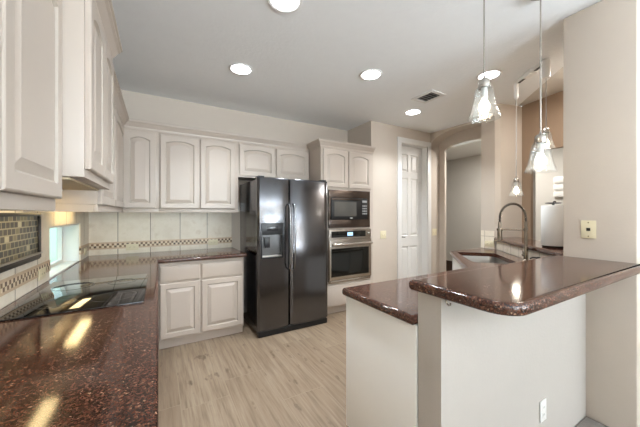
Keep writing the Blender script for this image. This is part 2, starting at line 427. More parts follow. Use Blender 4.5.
boxes('wall_right', M['wall'], [(4.03, 4.15, -1.8, 0.49, 0, H), (4.03, 4.15, -4.2, -3.2, 0, H), (4.03, 4.15, -3.2, -1.8, 0, 0.85), (4.03, 4.15, -3.2, -1.8, 2.35, H)])
b = MB()
for t in ((-3.2, -3.14, 0.85, 2.35), (-1.86, -1.8, 0.85, 2.35), (-3.14, -1.86, 0.85, 0.91), (-3.14, -1.86, 2.29, 2.35), (-2.53, -2.47, 0.91, 2.29)): b.box(4.08, 4.12, *t)
struct(b.build('window_4', M['trim'], smooth=False))
boxes('wall_hall', M['wall_grey'], [(5.45, 5.55, -1.2, 4.5, 0, 2.5), (4.40, 5.45, 4.4, 4.5, 0, 2.5), (4.092, 5.45, -1.2, -1.1, 0, 2.5), (4.255, 4.40, 1.80, 1.95, 0, 2.5), (4.40, 4.5, 3.33, 4.4, 0, 2.5)])
boxes('ceiling_hall', M['trim'], [(4.40, 5.55, -1.2, 4.5, 2.50, 2.56), (4.092, 4.40, -1.2, 1.79, 2.50, 2.56)])
boxes('baseboard_hall', M['wood_dark'], [(5.43, 5.449, -1.0, 4.39, 0, 0.33)])
# living room behind the camera: rear wall with two tall window openings
boxes('wall_rear', M['wall'], [(-0.80, 0.2, -4.35, -4.2, 0, H), (1.5, 2.5, -4.35, -4.2, 0, H), (3.9, 4.25, -4.35, -4.2, 0, H), (0.2, 1.5, -4.35, -4.2, 0, 0.35), (2.5, 3.9, -4.35, -4.2, 0, 0.35), (0.2, 1.5, -4.35, -4.2, 2.35, H), (2.5, 3.9, -4.35, -4.2, 2.35, H)])
for i, (x0, x1) in enumerate(((0.2, 1.5), (2.5, 3.9))):
    b = MB()
    for t in ((x0, x0 + 0.06, 0.35, 2.35), (x1 - 0.06, x1, 0.35, 2.35), (x0 + 0.06, x1 - 0.06, 0.35, 0.41), (x0 + 0.06, x1 - 0.06, 2.29, 2.35), (x0 + 0.06, x1 - 0.06, 1.75, 1.80)):
        b.box(t[0], t[1], -4.30, -4.25, t[2], t[3])
    w = struct(b.build('window_%d' % (i + 2), M['trim'], smooth=False))
# half walls, column
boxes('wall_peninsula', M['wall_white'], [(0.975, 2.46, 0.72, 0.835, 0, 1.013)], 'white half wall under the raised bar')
struct(MB().box(2.46, 4.03, 0.49, 0.843, 0, H, 0.012).build('wall_column', M['wall']))  # real column; its unseen run to the right added to block living room light
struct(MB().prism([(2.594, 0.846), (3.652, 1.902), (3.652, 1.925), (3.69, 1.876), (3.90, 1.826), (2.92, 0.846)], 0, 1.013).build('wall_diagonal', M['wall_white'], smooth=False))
# tiled backsplashes
def splash(name, mats, lst): 
    b = MB()
    for t in lst: b.box(*t[:6], 0.0, t[6])
    return struct(b.build(name, mats, smooth=False))
splash('wall_tile_back', [M['tile_back'], M['list_back']], [(LW + 0.011, 0.834, 3.758, 3.7695, 0.9065, 0.965, 0), (LW + 0.011, 0.834, 3.754, 3.7695, 0.965, 1.04, 1), (LW + 0.011, 0.834, 3.758, 3.7695, 1.04, 1.40, 0)])
splash('wall_tile_left', [M['tile_left'], M['list_left']], [
    (LW, LW + 0.011, 0.3, WY0, 0.9065, 0.965, 0), (LW, LW + 0.015, 0.3, WY0, 0.965, 1.04, 1), (LW, LW + 0.011, 0.3, WY0, 1.04, 1.40, 0),
    (LW, LW + 0.011, WY1, 3.758, 0.9065, 0.965, 0), (LW, LW + 0.015, WY1, 3.754, 0.965, 1.04, 1), (LW, LW + 0.011, WY1, 3.758, 1.04, 1.40, 0),
    (LW, LW + 0.011, WY0, WY1, WZ1 + 0.002, 1.40, 0)])
splash('wall_tile_pier', [M['tile_diag']], [(3.640, 3.6495, 1.935, 2.098, 0.9065, 1.13, 0)])
dg = Vector((0.7071, 0.7071, 0)); nn = Vector((-0.7071, 0.7071, 0))
b = MB(); p0, p1 = Vector((2.61, 0.862, 0)), Vector((3.648, 1.90, 0)); q = [p0 + nn * 0.001, p1 + nn * 0.001, p1 + nn * 0.009, p0 + nn * 0.009]
b.prism([(v.x, v.y) for v in q], 0.9065, 1.012)
struct(b.build('wall_tile_diagonal', M['tile_diag'], smooth=False))
# mosaic picture panel behind the cooktop
mz = thing('mosaic_panel', 'framed glass mosaic tile panel on the left wall behind the cooktop', 'tile panel', (LW + 0.012, 1.45, 1.085))
MB().box(0.0, 0.006, 0.02, 0.845, 0.03, 0.25).build('mosaic_tiles', M['mosaic'], mz, smooth=False)
b = MB()
b.box(0, 0.018, 0.0, 0.865, 0.25, 0.268, 0.004); b.box(0, 0.018, 0.845, 0.865, 0.0, 0.25, 0.004); b.box(0, 0.018, 0, 0.02, 0, 0.25, 0.004)
b.build('border', M['blackmetal'], mz)
b = MB().box(0, 0.02, 0.02, 0.845, -0.005, 0.03, 0.006); b.build('bottom_rail', M['blackmetal'], mz)
b = MB().box(0.0, 0.024, 0.0, 0.865, 0.024, 0.034, 0.003); b.build('pencil_liner', M['steel'], mz)
# window in the left wall
w1 = struct(bpy.data.objects.new('window_1', None)); COL.objects.link(w1)
b = MB(); X0, X1 = -0.79, -0.755
b.box(X0, X1, WY0, WY0 + 0.04, WZ0, WZ1, 0.003); b.box(X0, X1, WY1 - 0.04, WY1, WZ0, WZ1, 0.003); b.box(X0, X1, WY0 + 0.04, WY1 - 0.04, WZ0, WZ0 + 0.035, 0.003); b.box(X0, X1, WY0 + 0.04, WY1 - 0.04, WZ1 - 0.03, WZ1, 0.003)
b.build('window_frame', M['trim'], w1, smooth=False)
MB().box(-0.7895, -0.7855, WY0 + 0.04, WY1 - 0.04, WZ0 + 0.035, WZ1 - 0.03).build('pane', M['pane'], w1, smooth=False)
b = MB(); b.box(-0.7545, LW + 0.002, WY0 + 0.001, WY1 - 0.001, WZ0, WZ0 + 0.012, 0.003); b.build('window_sill', M['trim'], w1)
b = MB(); b.box(-0.7545, LW + 0.001, WY1 - 0.012, WY1, WZ0 + 0.012, WZ1); b.box(-0.7545, LW + 0.001, WY0, WY0 + 0.012, WZ0 + 0.012, WZ1); b.box(-0.7545, LW + 0.001, WY0 + 0.012, WY1 - 0.012, WZ1 - 0.012, WZ1)
b.build('jamb', M['trim'], w1, smooth=False)
# pantry door, its casing
d1 = struct(bpy.data.objects.new('door_1', None)); COL.objects.link(d1); d1.location = (DX0 + 0.005, 3.285, 0.008)
dw, dh = DX1 - DX0 - 0.01, DZ - 0.014
def rect(x0, x1, z0, z1, y): return [(x0, y, z0), (x1, y, z0), (x1, y, z1), (x0, y, z1)]
b = MB()
px_ = [(0.10, 0.275), (0.33, 0.505)]; pz_ = [(0.20, 0.80), (0.97, 1.93), (2.03, 2.32)]
xs = [0, 0.10, 0.275, 0.33, 0.505, dw]; zs = [0, 0.20, 0.80, 0.97, 1.93, 2.03, 2.32, dh]
for i in range(5):
    for j in range(7):
        if i in (1, 3) and j in (1, 3, 5):
            x0, x1, z0, z1 = xs[i], xs[i + 1], zs[j], zs[j + 1]
            L_ = [rect(x0 + k, x1 - k, z0 + k, z1 - k, y) for k, y in ((0, 0), (0.010, 0.018), (0.022, 0.018), (0.045, 0.004))]
            b.bridge(L_); b.add(L_[-1], [(0, 1, 2, 3)])
        else: b.add(rect(xs[i], xs[i + 1], zs[j], zs[j + 1], 0), [(0, 1, 2, 3)])
b.bridge([rect(0, dw, 0, dh, 0), rect(0, dw, 0, dh, 0.035)]); b.add(rect(0, dw, 0, dh, 0.035), [(0, 1, 2, 3)])
b.build('leaf', M['trim'], d1, smooth=False)
b = MB(); b.lathe([(0.026, 0), (0.026, -0.008), (0.012, -0.012), (0.011, -0.045)], (0.05, 0, 0.96), 16, axis='y')
b.tube([(0.05, -0.045, 0.96), (0.09, -0.048, 0.962), (0.155, -0.045, 0.955)], [0.011, 0.009, 0.007])
b.build('handle', M['black'], d1)
b = MB()
b.box(DX0 - 0.085, DX0, 3.160, 3.1795, 0, DZ + 0.085, 0.004); b.box(DX1, DX1 + 0.085, 3.160, 3.1795, 0, DZ + 0.085, 0.004); b.box(DX0, DX1, 3.160, 3.1795, DZ, DZ + 0.085, 0.004)
b.box(DX0, DX0 + 0.004, 3.18, 3.33, 0, DZ); b.box(DX1 - 0.004, DX1, 3.18, 3.33, 0, DZ); b.box(DX0, DX1, 3.18, 3.33, DZ - 0.004, DZ)
struct(b.build('trim_1', M['trim']), 'white casing round the pantry door')

# ---------------------------------------------------------------- cabinets
def door_loop(w, h, inset, arch, y, n=12):
    pts = [(inset, y, inset), (w - inset, y, inset)]
    for k in range(n + 1):
        u = 1 - k / n
        pts.append((inset + u * (w - 2 * inset), y, h - inset - arch * (2 * u - 1) ** 2))
    return pts
def panel_door(parent, x, y, z, w, h, arch=0.0, fr=0.052, name='door'):
    b = MB(); a = arch
    L_ = [door_loop(w, h, 0, 0, 0.020), door_loop(w, h, 0, 0, 0.006), door_loop(w, h, 0.003, 0, 0.002), door_loop(w, h, 0.007, 0, 0),
          door_loop(w, h, fr, a, 0), door_loop(w, h, fr + 0.004, a, 0.008), door_loop(w, h, fr + 0.009, a, 0.011), door_loop(w, h, fr + 0.040, a, 0.0025), door_loop(w, h, fr + 0.043, a, 0.001)]
    b.bridge(L_, [0, 0, 0, 0, 1, 1, 0, 0]); n = len(L_[0])
    b.add(L_[-1], [tuple(range(n))]); b.add(L_[0], [tuple(range(n))])
    return b.build(name, [M['cab'], M['glaze']], parent, (x, y, z), angle=0.35)
def drawer_front(parent, x, y, z, w, h):
    b = MB(); L_ = [door_loop(w, h, i, 0, yy, 1) for i, yy in ((0, 0.020), (0, 0.007), (0.004, 0.003), (0.014, 0.0))]
    b.bridge(L_); b.add(L_[-1], [(0, 1, 2, 3)]); b.add(L_[0], [(0, 1, 2, 3)])
    return b.build('drawer', [M['cab'], M['glaze']], parent, (x, y, z), angle=0.35)
CROWN = [(0.0, 0.0), (0.012, 0.0), (0.014, 0.018), (0.022, 0.026), (0.040, 0.052), (0.052, 0.058), (0.054, 0.066), (0.062, 0.068), (0.062, 0.085), (0.0, 0.085)]
def crown(parent, path, z): 
    return sweep(path, [(o, z + h) for o, h in CROWN]).build('crown_moulding', [M['cab']], parent, angle=0.3)
RAIL = 0.045
def upper(label, loc, rotz, w, d, z0, z1, doors, arch=0.030, crown_path=None, rail=True, group=None, dz=(0.04, 0.03), name='wall_cabinet'):
    # local frame: x along the front, y back from the front face, z up; doors: (x, width)
    t = thing(name, label, 'cabinet', (loc[0], loc[1], 0), rotz, group)
    b = MB(); b.box(0, w, 0, d, z0, z1, 0.002)
    b.build('carcass', [M['cab']], t)
    if rail:
        rb = MB().box(0.001, w - 0.001, 0.0, 0.022, z0 - RAIL, z0 - 0.0005, 0.004)
        if rail == 'near': rb.box(0.001, 0.020, 0.022, d - 0.012, z0 - RAIL, z0 - 0.0005)
        if rail == 'far': rb.box(w - 0.020, w - 0.001, 0.022, d - 0.012, z0 - RAIL, z0 - 0.0005)
        rb.build('light_rail', [M['cab']], t)
    for x, ww in doors: panel_door(t, x, -0.0205, z0 + dz[0], ww, z1 - z0 - dz[0] - dz[1], arch)
    if crown_path: crown(t, crown_path, z1 - 0.002)
    return t
UZ0, UZ1 = 1.405, 2.225
UF = 3.44                                   # front plane of back wall cabinets
c = upper('narrow cream wall cabinet with one arched door in the back left corner', (-0.312, UF), 0, 0.314, 0.329, UZ0, UZ1, [(0.006, 0.283)], crown_path=[(0.012, 0), (0.3138, 0)], dz=(0.0, 0.03))
c = upper('cream wall cabinet with two arched doors over the back counter beside the fridge', (0.0025, UF), 0, 0.838, 0.329, UZ0, UZ1, [(0.012, 0.385), (0.410, 0.388)], crown_path=[(0, 0), (0.838, 0)], dz=(0.0, 0.03))
c = upper('short cream wall cabinet with two small doors directly above the fridge', (0.841, UF), 0, 0.975, 0.329, 1.795, UZ1, [(0.012, 0.458), (0.486, 0.470)], arch=0.028, crown_path=[(0, 0), (0.911, 0)], rail=False, dz=(0.02, 0.03))
# left wall cabinets: front faces +X
LF = -0.335
c = upper('large cream wall cabinet nearest the camera on the left wall', (LF, 0.26), PI / 2, 1.150, 0.309, UZ0, UZ1, [(0.215, 0.46), (0.684, 0.46)], crown_path=[(0, 0), (1.150, 0)], arch=0.045, rail='far', dz=(0.0, 0.03))
c = upper('cream wall cabinet on the left wall between the hood cabinet and the corner', (-0.315, 2.107), PI / 2, 1.330, 0.329, UZ0, UZ1, [(0.02, 0.60), (0.650, 0.60)], crown_path=[(0, 0), (1.318, 0)], rail='near', dz=(0.0, 0.03))
hd = upper('deeper cream hood cabinet above the cooktop on the left wall', (-0.254, 1.418), PI / 2, 0.686, 0.390, 1.494, 2.275, [(0.016, 0.322), (0.346, 0.328)], rail=False, crown_path=[(0, 0.390), (0, 0), (0.676, 0)], dz=(0.035, 0.03), name='hood_cabinet')
MB().box(0.03, 0.656, 0.05, 0.36, 1.484, 1.4935, 0.003).build('hood_insert', [M['cab_in']], hd)
# tall oven cabinet
TW, TF = 0.878, 3.135
tc = thing('oven_cabinet', 'tall cream cabinet housing the microwave and wall oven beside the fridge', 'cabinet', (1.826, TF, 0))
b = MB(); td = 0.629
b.box(0, 0.02, 0, td, 0.0, 2.225); b.box(TW - 0.02, TW, 0, td, 0.0, 2.225); b.box(0.02, TW - 0.02, td - 0.02, td, 0.0, 2.225)
for z0, z1 in ((0.095, 0.42), (1.135, 1.155), (1.668, 2.225)): b.box(0.02, TW - 0.02, 0, td - 0.02, z0, z1)
b.box(0.02, 0.105, 0, 0.02, 0.42, 1.135); b.box(TW - 0.07, TW - 0.02, 0, 0.02, 0.42, 1.135); b.box(0.02, 0.105, 0, 0.02, 1.155, 1.668); b.box(TW - 0.07, TW - 0.02, 0, 0.02, 1.155, 1.668)
b.build('carcass', [M['cab']], tc, smooth=False)
MB().box(0.02, TW - 0.02, 0.05, 0.07, 0.001, 0.094).build('toe_kick', [M['cab']], tc)
panel_door(tc, 0.03, -0.0205, 1.70, 0.392, 0.500, 0.03); panel_door(tc, 0.440, -0.0205, 1.70, 0.392, 0.500, 0.03)
drawer_front(tc, 0.08, -0.0205, 0.115, TW - 0.13, 0.275)
crown(tc, [(0, 0.303), (0, 0), (TW, 0)], 2.223)
# back base cabinet
BF = 3.160
bc = thing('base_cabinet', 'cream base cabinet with two drawers and two doors left of the fridge', 'cabinet', (0.004, BF, 0))
BWid = 0.826
b = MB(); b.box(0, BWid, 0, 0.60, 0.085, 0.863); b.box(0.0, BWid, 0.035, 0.60, 0.0, 0.085); b.build('carcass', [M['cab']], bc, smooth=False)
for x, w in ((0.008, 0.362), (0.388, 0.420)):
    drawer_front(bc, x, -0.0205, 0.672, w, 0.155); panel_door(bc, x, -0.0205, 0.108, w, 0.545, 0.0, 0.05)
# left base run under the long counter
lc = thing('base_cabinet', 'cream base cabinet run below the long left counter and cooktop', 'cabinet', (-0.028, 0.30, 0), PI / 2)
b = MB(); b.box(0, 2.83, 0, 0.61, 0.10, 0.863); b.box(0, 2.83, 0.06, 0.61, 0, 0.10); b.build('carcass', [M['cab']], lc, smooth=False)
for k in range(5): panel_door(lc, 0.02 + 0.56 * k, -0.0205, 0.12, 0.53, 0.72, 0.0, 0.055)

# ---------------------------------------------------------------- stone tops
CT0, CT1 = 0.866, 0.905
poly = round_poly([(LW + 0.001, 0.25, 0), (0.0, 0.25, 0.01), (0.0, 3.108, 0.0), (0.858, 3.108, 0.012), (0.858, BW - 0.002, 0), (LW + 0.001, BW - 0.002, 0)], 4)
tag(slab(poly, CT0, CT1).build('kitchen_counter', M['granite'], angle=0.5), 'brown granite L-shaped counter along the left and back walls', 'countertop')
# sink run: hole for the bowl
def diag(s, n):                      # s along the diagonal, n = x - y
    return ((s * 1.4142 + n) / 2, (s * 1.4142 - n) / 2)
SN, SS = 1.255, 3.17
def sink_outline(dl, dn, r=0.07):
    a = [diag(SS + sx * dl, SN + sy * dn * 1.4142) for sx, sy in ((-1, 1), (1, 1), (1, -1), (-1, -1))]
    return round_poly([(x, y, r) for x, y in a], 5)
hole = sink_outline(0.36, 0.195)
poly = round_poly([(0.945, 0.838, 0), (2.457, 0.838, 0), (2.457, 0.846, 0), (2.589, 0.846, 0), (3.646, 1.903, 0), (3.646, 2.09, 0), (2.985, 2.09, 0.02), (2.22, 1.39, 0.0), (0.945, 1.39, 0.03)], 5)
tag(slab(poly, CT0, CT1, hole).build('peninsula_counter', M['granite'], angle=0.5), 'lower brown granite counter of the peninsula running round to the corner sink', 'countertop')
BT0, BT1 = 1.0135, 1.055
poly = round_poly([(0.962, 0.448, 0.10), (2.80, 0.448, 0.02), (2.80, 0.4885, 0), (2.4585, 0.4885, 0), (2.4585, 0.885, 0), (0.962, 0.885, 0.02)], 8)
tag(slab(poly, BT0, BT1).build('bar_counter', M['granite'], angle=0.5), 'raised brown granite bar top with rounded corner on the white half wall', 'countertop')
poly = [(2.545, 0.848), (2.98, 0.848), (3.97, 1.805), (3.694, 1.868), (3.648, 1.928), (3.622, 1.925)]
tag(slab(poly, BT0, BT1).build('ledge_top', M['granite'], angle=0.5), 'narrow brown granite ledge on the diagonal half wall behind the sink', 'countertop')
# peninsula base cabinets
pc = thing('peninsula_cabinet', 'white-ended base cabinet under the lower peninsula counter', 'cabinet', (0.97, 0.84, 0))
b = MB(); b.box(0.02, 1.25, 0.0, 0.505, 0.09, 0.863); b.box(0.02, 1.25, 0, 0.44, 0, 0.09); b.build('carcass', [M['cab']], pc, smooth=False)
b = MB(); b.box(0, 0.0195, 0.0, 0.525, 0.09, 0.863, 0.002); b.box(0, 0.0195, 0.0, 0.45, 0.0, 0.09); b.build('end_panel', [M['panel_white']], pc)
for k in range(2):
    o = panel_door(pc, 0.06 + 0.585 * (k + 1) - 0.02, 0.526, 0.12, 0.56, 0.72, 0.0); o.rotation_euler = (0, 0, PI)
sc_ = thing('sink_cabinet', 'white base cabinet standing diagonally under the corner sink', 'cabinet', (0, 0, 0))
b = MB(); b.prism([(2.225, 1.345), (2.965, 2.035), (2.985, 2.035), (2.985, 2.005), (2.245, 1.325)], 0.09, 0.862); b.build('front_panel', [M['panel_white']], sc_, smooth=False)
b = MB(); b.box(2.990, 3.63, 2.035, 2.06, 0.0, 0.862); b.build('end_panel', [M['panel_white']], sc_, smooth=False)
b = MB(); b.prism([(2.30, 1.33), (2.97, 1.95), (3.05, 1.95), (2.38, 1.33)], 0.0, 0.089); b.build('toe_kick', [M['cab']], sc_, smooth=False)
# undermount sink
sk = thing('sink', 'stainless undermount sink set diagonally in the corner counter', 'sink')
b = MB(); z = CT0 - 0.001
L_ = []
for dl, dn, zz, r in ((0.385, 0.22, z, 0.08), (0.356, 0.191, z, 0.07), (0.352, 0.187, z - 0.02, 0.07), (0.34, 0.175, z - 0.15, 0.07), (0.31, 0.145, z - 0.185, 0.06)):
    L_.append([(x, y, zz) for x, y in sink_outline(dl, dn, r)])
b.bridge(L_); b.add(L_[-1], [tuple(range(len(L_[-1])))]); b.build('bowl', [M['sink']], sk)
cx_, cy_ = diag(SS, SN)
MB().lathe([(0.045, 0.0), (0.045, 0.003), (0.03, 0.004), (0.028, 0.001)], (cx_, cy_, z - 0.184), 20).build('drain', [M['chrome']], sk)
# faucet
fx, fy = 2.918, 1.270
fa = thing('spring_faucet', 'brushed nickel spring-neck faucet behind the corner sink', 'faucet', (fx, fy, CT1 + 0.0005), 0)
dn_ = Vector((-0.7071, 0.7071, 0))
MB().lathe([(0.030, 0), (0.030, 0.008), (0.022, 0.016), (0.018, 0.02), (0.018, 0.13), (0.015, 0.14), (0.012, 0.15), (0.012, 0.37)], seg=20).build('riser', [M['faucet']], fa)
arc = [(dn_ * (0.105 - 0.105 * math.cos(a)) + Vector((0, 0, 0.40 + 0.135 * math.sin(a)))) for a in [PI * k / 24 for k in range(25)]]
arc = [Vector((0, 0, 0.36))] + arc + [dn_ * 0.212 + Vector((0, 0, 0.36))]
MB().tube(arc, 0.007).build('hose', [M['black']], fa)
b = MB(); turns = 46; N_ = turns * 8; hel = []
for k in range(N_ + 1):
    u = k / N_ * (len(arc) - 1); i = min(int(u), len(arc) - 2); f_ = u - i
    p_ = arc[i].lerp(arc[i + 1], f_); t_ = (arc[i + 1] - arc[i]).normalized(); sd = Vector((0.7071, 0.7071, 0)); up = t_.cross(sd)
    a = 2 * PI * turns * k / N_; hel.append(p_ + (sd * math.cos(a) + up * math.sin(a)) * 0.0105)
b.tube(hel, 0.0024, 5); b.build('spring', [M['faucet']], fa)
e_ = dn_ * 0.212
MB().lathe([(0.010, 0.365), (0.014, 0.35), (0.015, 0.30), (0.020, 0.27), (0.021, 0.20), (0.016, 0.195)], (e_.x, e_.y, 0), 18).build('spray_head', [M['faucet']], fa)
b = MB(); b.tube([(0, 0, 0.295), tuple(e_ * 0.92 + Vector((0, 0, 0.295)))], 0.006); b.lathe([(0.022, 0.282), (0.025, 0.285), (0.025, 0.305), (0.022, 0.308)], (e_.x, e_.y, 0), 18); b.lathe([(0.018, 0.28), (0.018, 0.31)], seg=18)
b.build('support_arm', [M['faucet']], fa)
b = MB(); b.tube([(0.010, 0.010, 0.055), (0.038, 0.038, 0.057)], 0.013, 14); b.tube([(0.034, 0.034, 0.06), (0.052, 0.052, 0.10)], [0.006, 0.004]); b.build('lever', [M['faucet']], fa)
sd_ = thing('soap_dispenser', 'short dark soap pump button right of the faucet base', 'soap dispenser', (2.875, 1.155, CT1 + 0.0005))
MB().lathe([(0.022, 0), (0.022, 0.006), (0.013, 0.012), (0.012, 0.04), (0.018, 0.045), (0.018, 0.06), (0.008, 0.064)], seg=18).build('base', [M['blackmetal']], sd_)
MB().tube([(0, 0, 0.055), (-0.03, 0.03, 0.058), (-0.045, 0.045, 0.048)], 0.006).build('spout', [M['blackmetal']], sd_)

# ---------------------------------------------------------------- appliances
FX, FY, FW, FZ = 0.920, 2.922, 0.893, 1.745
fr = thing('refrigerator', 'dark stainless side-by-side refrigerator with ice dispenser against the back wall', 'refrigerator', (FX, FY, 0))
b = MB(); b.box(0.004, FW - 0.004, 0.075, 0.76, 0.05, FZ - 0.02, 0.004); b.build('cabinet_body', [M['fridge']], fr)
for x in (0.06, FW - 0.06):
    MB().box(x - 0.03, x + 0.03, 0.10, 0.16, 0.001, 0.05, 0.004).build('front_foot', [M['black']], fr)
    MB().box(x - 0.03, x + 0.03, 0.66, 0.72, 0.001, 0.05, 0.004).build('rear_foot', [M['black']], fr)
MB().box(0.012, FW - 0.012, 0.012, 0.074, 0.004, 0.062, 0.006).build('base_grille', [M['black']], fr)
def fridge_door(x0, x1, hole=None):
    # gently bowed front; the dispenser opening stays open
    b = MB(); z0, z1 = 0.068, FZ; n = 16
    xs = [x0 + (x1 - x0) * k / n for k in range(n + 1)]
    if hole: xs = sorted(set([round(v, 4) for v in xs if not (hole[0] - 0.01 < v < hole[1] + 0.01)] + [hole[0], hole[1]] + [hole[0] + (hole[1] - hole[0]) * k / 4 for k in (1, 2, 3)]))
    zs = [z0, z0 + 0.012] + ([hole[2], hole[3]] if hole else []) + [z1 - 0.02, z1]
    def yy(x, z):
        u = (x - x0) / (x1 - x0) * 2 - 1
        e = 0.016 * max(0, abs(u) - 0.93) ** 1 / 0.07
        return 0.010 * u * u + e + (0.008 if z in (z0, z1) else 0)
    for i in range(len(xs) - 1):
        for j in range(len(zs) - 1):
            if hole and hole[0] - 1e-4 <= xs[i] < hole[1] - 1e-4 and abs(zs[j] - hole[2]) < 1e-6: continue
            b.add([(xs[i], yy(xs[i], zs[j]), zs[j]), (xs[i + 1], yy(xs[i + 1], zs[j]), zs[j]), (xs[i + 1], yy(xs[i + 1], zs[j + 1]), zs[j + 1]), (xs[i], yy(xs[i], zs[j + 1]), zs[j + 1])], [(0, 1, 2, 3)])
    for zc in (z0, z1): b.add([(x, yy(x, zc), zc) for x in xs] + [(x1, 0.068, zc), (x0, 0.068, zc)], [tuple(range(len(xs) + 2))])
    for xc in (x0, x1): b.add([(xc, yy(xc, z), z) for z in zs] + [(xc, 0.068, z1), (xc, 0.068, z0)], [tuple(range(len(zs) + 2))])
    b.add([(x0, 0.068, z0), (x1, 0.068, z0), (x1, 0.068, z1), (x0, 0.068, z1)], [(0, 1, 2, 3)])
    return b
SEAM = 0.385
HOLE = (0.045, 0.292, 0.86, 1.245)
dl = fridge_door(0.0, SEAM - 0.004, HOLE).build('freezer_door', [M['fridge']], fr, angle=0.5)
dr = fridge_door(SEAM + 0.004, FW).build('fridge_door', [M['fridge']], fr, angle=0.5)
dp = bpy.data.objects.new('dispenser', None); COL.objects.link(dp); dp.parent = fr
# dispenser housing: recess liner with control panel
b = MB(); x0, x1, z0, z1 = HOLE
b.add(rect(x0, x1, z0, 1.115, 0.062), [(0, 1, 2, 3)]); b.bridge([rect(x0, x1, z0, 1.115, 0.004), rect(x0, x1, z0, 1.115, 0.062)])
b.build('recess', [M['recess']], dp, smooth=False)
b = MB(); b.box(x0, x1, 0.0, 0.058, 1.115, z1, 0.004); b.build('control_panel', [M['black']], dp)
b = MB(); b.box(x0 + 0.06, x1 - 0.06, -0.002, 0.0, 1.16, 1.21, 0.001); b.build('display', [M['burner']], dp)
b = MB(); b.box(x0 - 0.006, x0 + 0.006, -0.003, 0.03, z0, z1, 0.003); b.box(x1 - 0.006, x1 + 0.006, -0.003, 0.03, z0, z1, 0.003); b.box(x0, x1, -0.003, 0.03, z0 - 0.006, z0 + 0.012, 0.003); b.build('bezel', [M['black']], dp)
b = MB(); b.box(0.09, 0.15, 0.03, 0.05, 0.97, 1.09, 0.006); b.build('paddle', [M['black']], dp)
b = MB(); b.box(0.055, 0.282, 0.008, 0.06, 0.872, 0.884, 0.003); b.build('drip_tray', [M['steel']], dp)
for xh in (SEAM - 0.030, SEAM + 0.030):
    b = MB(); pts = [(xh, 0.006, 1.46), (xh, -0.035, 1.448), (xh, -0.052, 1.40)] + [(xh, -0.052 - 0.010 * math.sin(PI * k / 10), 1.40 - 0.62 * k / 10) for k in range(1, 10)] + [(xh, -0.052, 0.78), (xh, -0.035, 0.732), (xh, 0.006, 0.72)]
    b.tube(pts, 0.0088, 12); b.build('door_handle', [M['fridge_handle']], fr)
for x in (0.05, FW - 0.05): MB().box(x - 0.035, x + 0.035, 0.03, 0.14, FZ + 0.001, FZ + 0.018, 0.006).build('hinge_cover', [M['black']], fr)
# microwave in the tall cabinet
mw = thing('microwave', 'built-in dark stainless microwave above the wall oven', 'microwave', (1.940, TF, 1.157))
b = MB(); W, Hh = 0.693, 0.508
b.box(0, W, -0.022, -0.001, 0, 0.108, 0.003); b.box(0, W, -0.022, -0.001, 0.405, Hh, 0.003); b.box(0, 0.03, -0.022, -0.001, 0.108, 0.405, 0.003); b.box(W - 0.05, W, -0.022, -0.001, 0.108, 0.405, 0.003)
b.build('trim_kit', [M['micro_steel']], mw)
MB().box(0.03, W - 0.05, 0.0, 0.40, 0.10, 0.41).build('body', [M['black']], mw, smooth=False)
b = MB(); b.box(0.032, 0.525, -0.034, -0.002, 0.112, 0.402, 0.005); b.build('door', [M['black']], mw)
b = MB(); b.box(0.075, 0.44, -0.036, -0.034, 0.155, 0.352, 0.0008); b.build('door_window', [M['microglass']], mw)
b = MB(); b.box(0.032, 0.525, -0.037, -0.034, 0.376, 0.394, 0.001); b.build('door_strip', [M['micro_steel']], mw)
b = MB(); b.box(0.527, W - 0.052, -0.032, -0.002, 0.112, 0.402, 0.004); b.build('control_panel', [M['black']], mw)
b = MB(); b.box(0.545, 0.625, -0.034, -0.032, 0.345, 0.375, 0.0005); b.build('display', [M['grey_pl']], mw)
for r_ in range(4):
    for c_ in range(3):
        MB().box(0.547 + 0.028 * c_, 0.567 + 0.028 * c_, -0.034, -0.032, 0.18 + 0.036 * r_, 0.20 + 0.036 * r_, 0.0005).build('button', [M['grey_pl']], mw)
MB().box(0.33, 0.375, -0.036, -0.034, 0.128, 0.134).build('badge', [M['white_pl']], mw, smooth=False)
# wall oven
ov = thing('wall_oven', 'stainless wall oven with glowing display below the microwave', 'oven', (1.940, TF, 0.424))
b = MB(); W = 0.703
b.box(0.0, W, -0.020, -0.001, 0.0, 0.708, 0.002); b.build('face_frame', [M['oven_steel']], ov)
MB().box(0.03, W - 0.04, 0.0, 0.55, 0.005, 0.700).build('body', [M['black']], ov, smooth=False)
b = MB(); b.box(0.004, W - 0.004, -0.034, -0.021, 0.590, 0.703, 0.004); b.build('control_panel', [M['oven_steel']], ov)
b = MB(); b.box(0.03, 0.60, -0.037, -0.034, 0.605, 0.688, 0.001); b.build('control_glass', [M['ovenglass']], ov)
b = MB(); b.box(0.285, 0.375, -0.039, -0.037, 0.622, 0.670, 0.0005); b.build('display', [M['display_on']], ov)
b = MB(); b.lathe([(0.016, 0), (0.016, -0.010), (0.012, -0.014)], (0.655, -0.034, 0.645), 18, axis='y'); b.build('knob', [M['steel']], ov)
b = MB(); b.box(0.004, W - 0.004, -0.045, -0.021, 0.04, 0.575, 0.006); b.build('door', [M['oven_steel']], ov)
b = MB(); b.box(0.02, W - 0.055, -0.048, -0.045, 0.085, 0.46, 0.001); b.build('door_window', [M['ovenglass']], ov)
b = MB(); b.tube([(0.03, -0.09, 0.515), (W - 0.03, -0.09, 0.515)], 0.017, 14)
for x in (0.06, W - 0.06): b.tube([(x, -0.044, 0.515), (x, -0.09, 0.515)], 0.010)
b.build('door_handle', [M['oven_steel']], ov)
b = MB(); b.box(0.02, W - 0.02, -0.030, -0.021, 0.004, 0.034, 0.002); b.build('vent', [M['oven_steel']], ov)
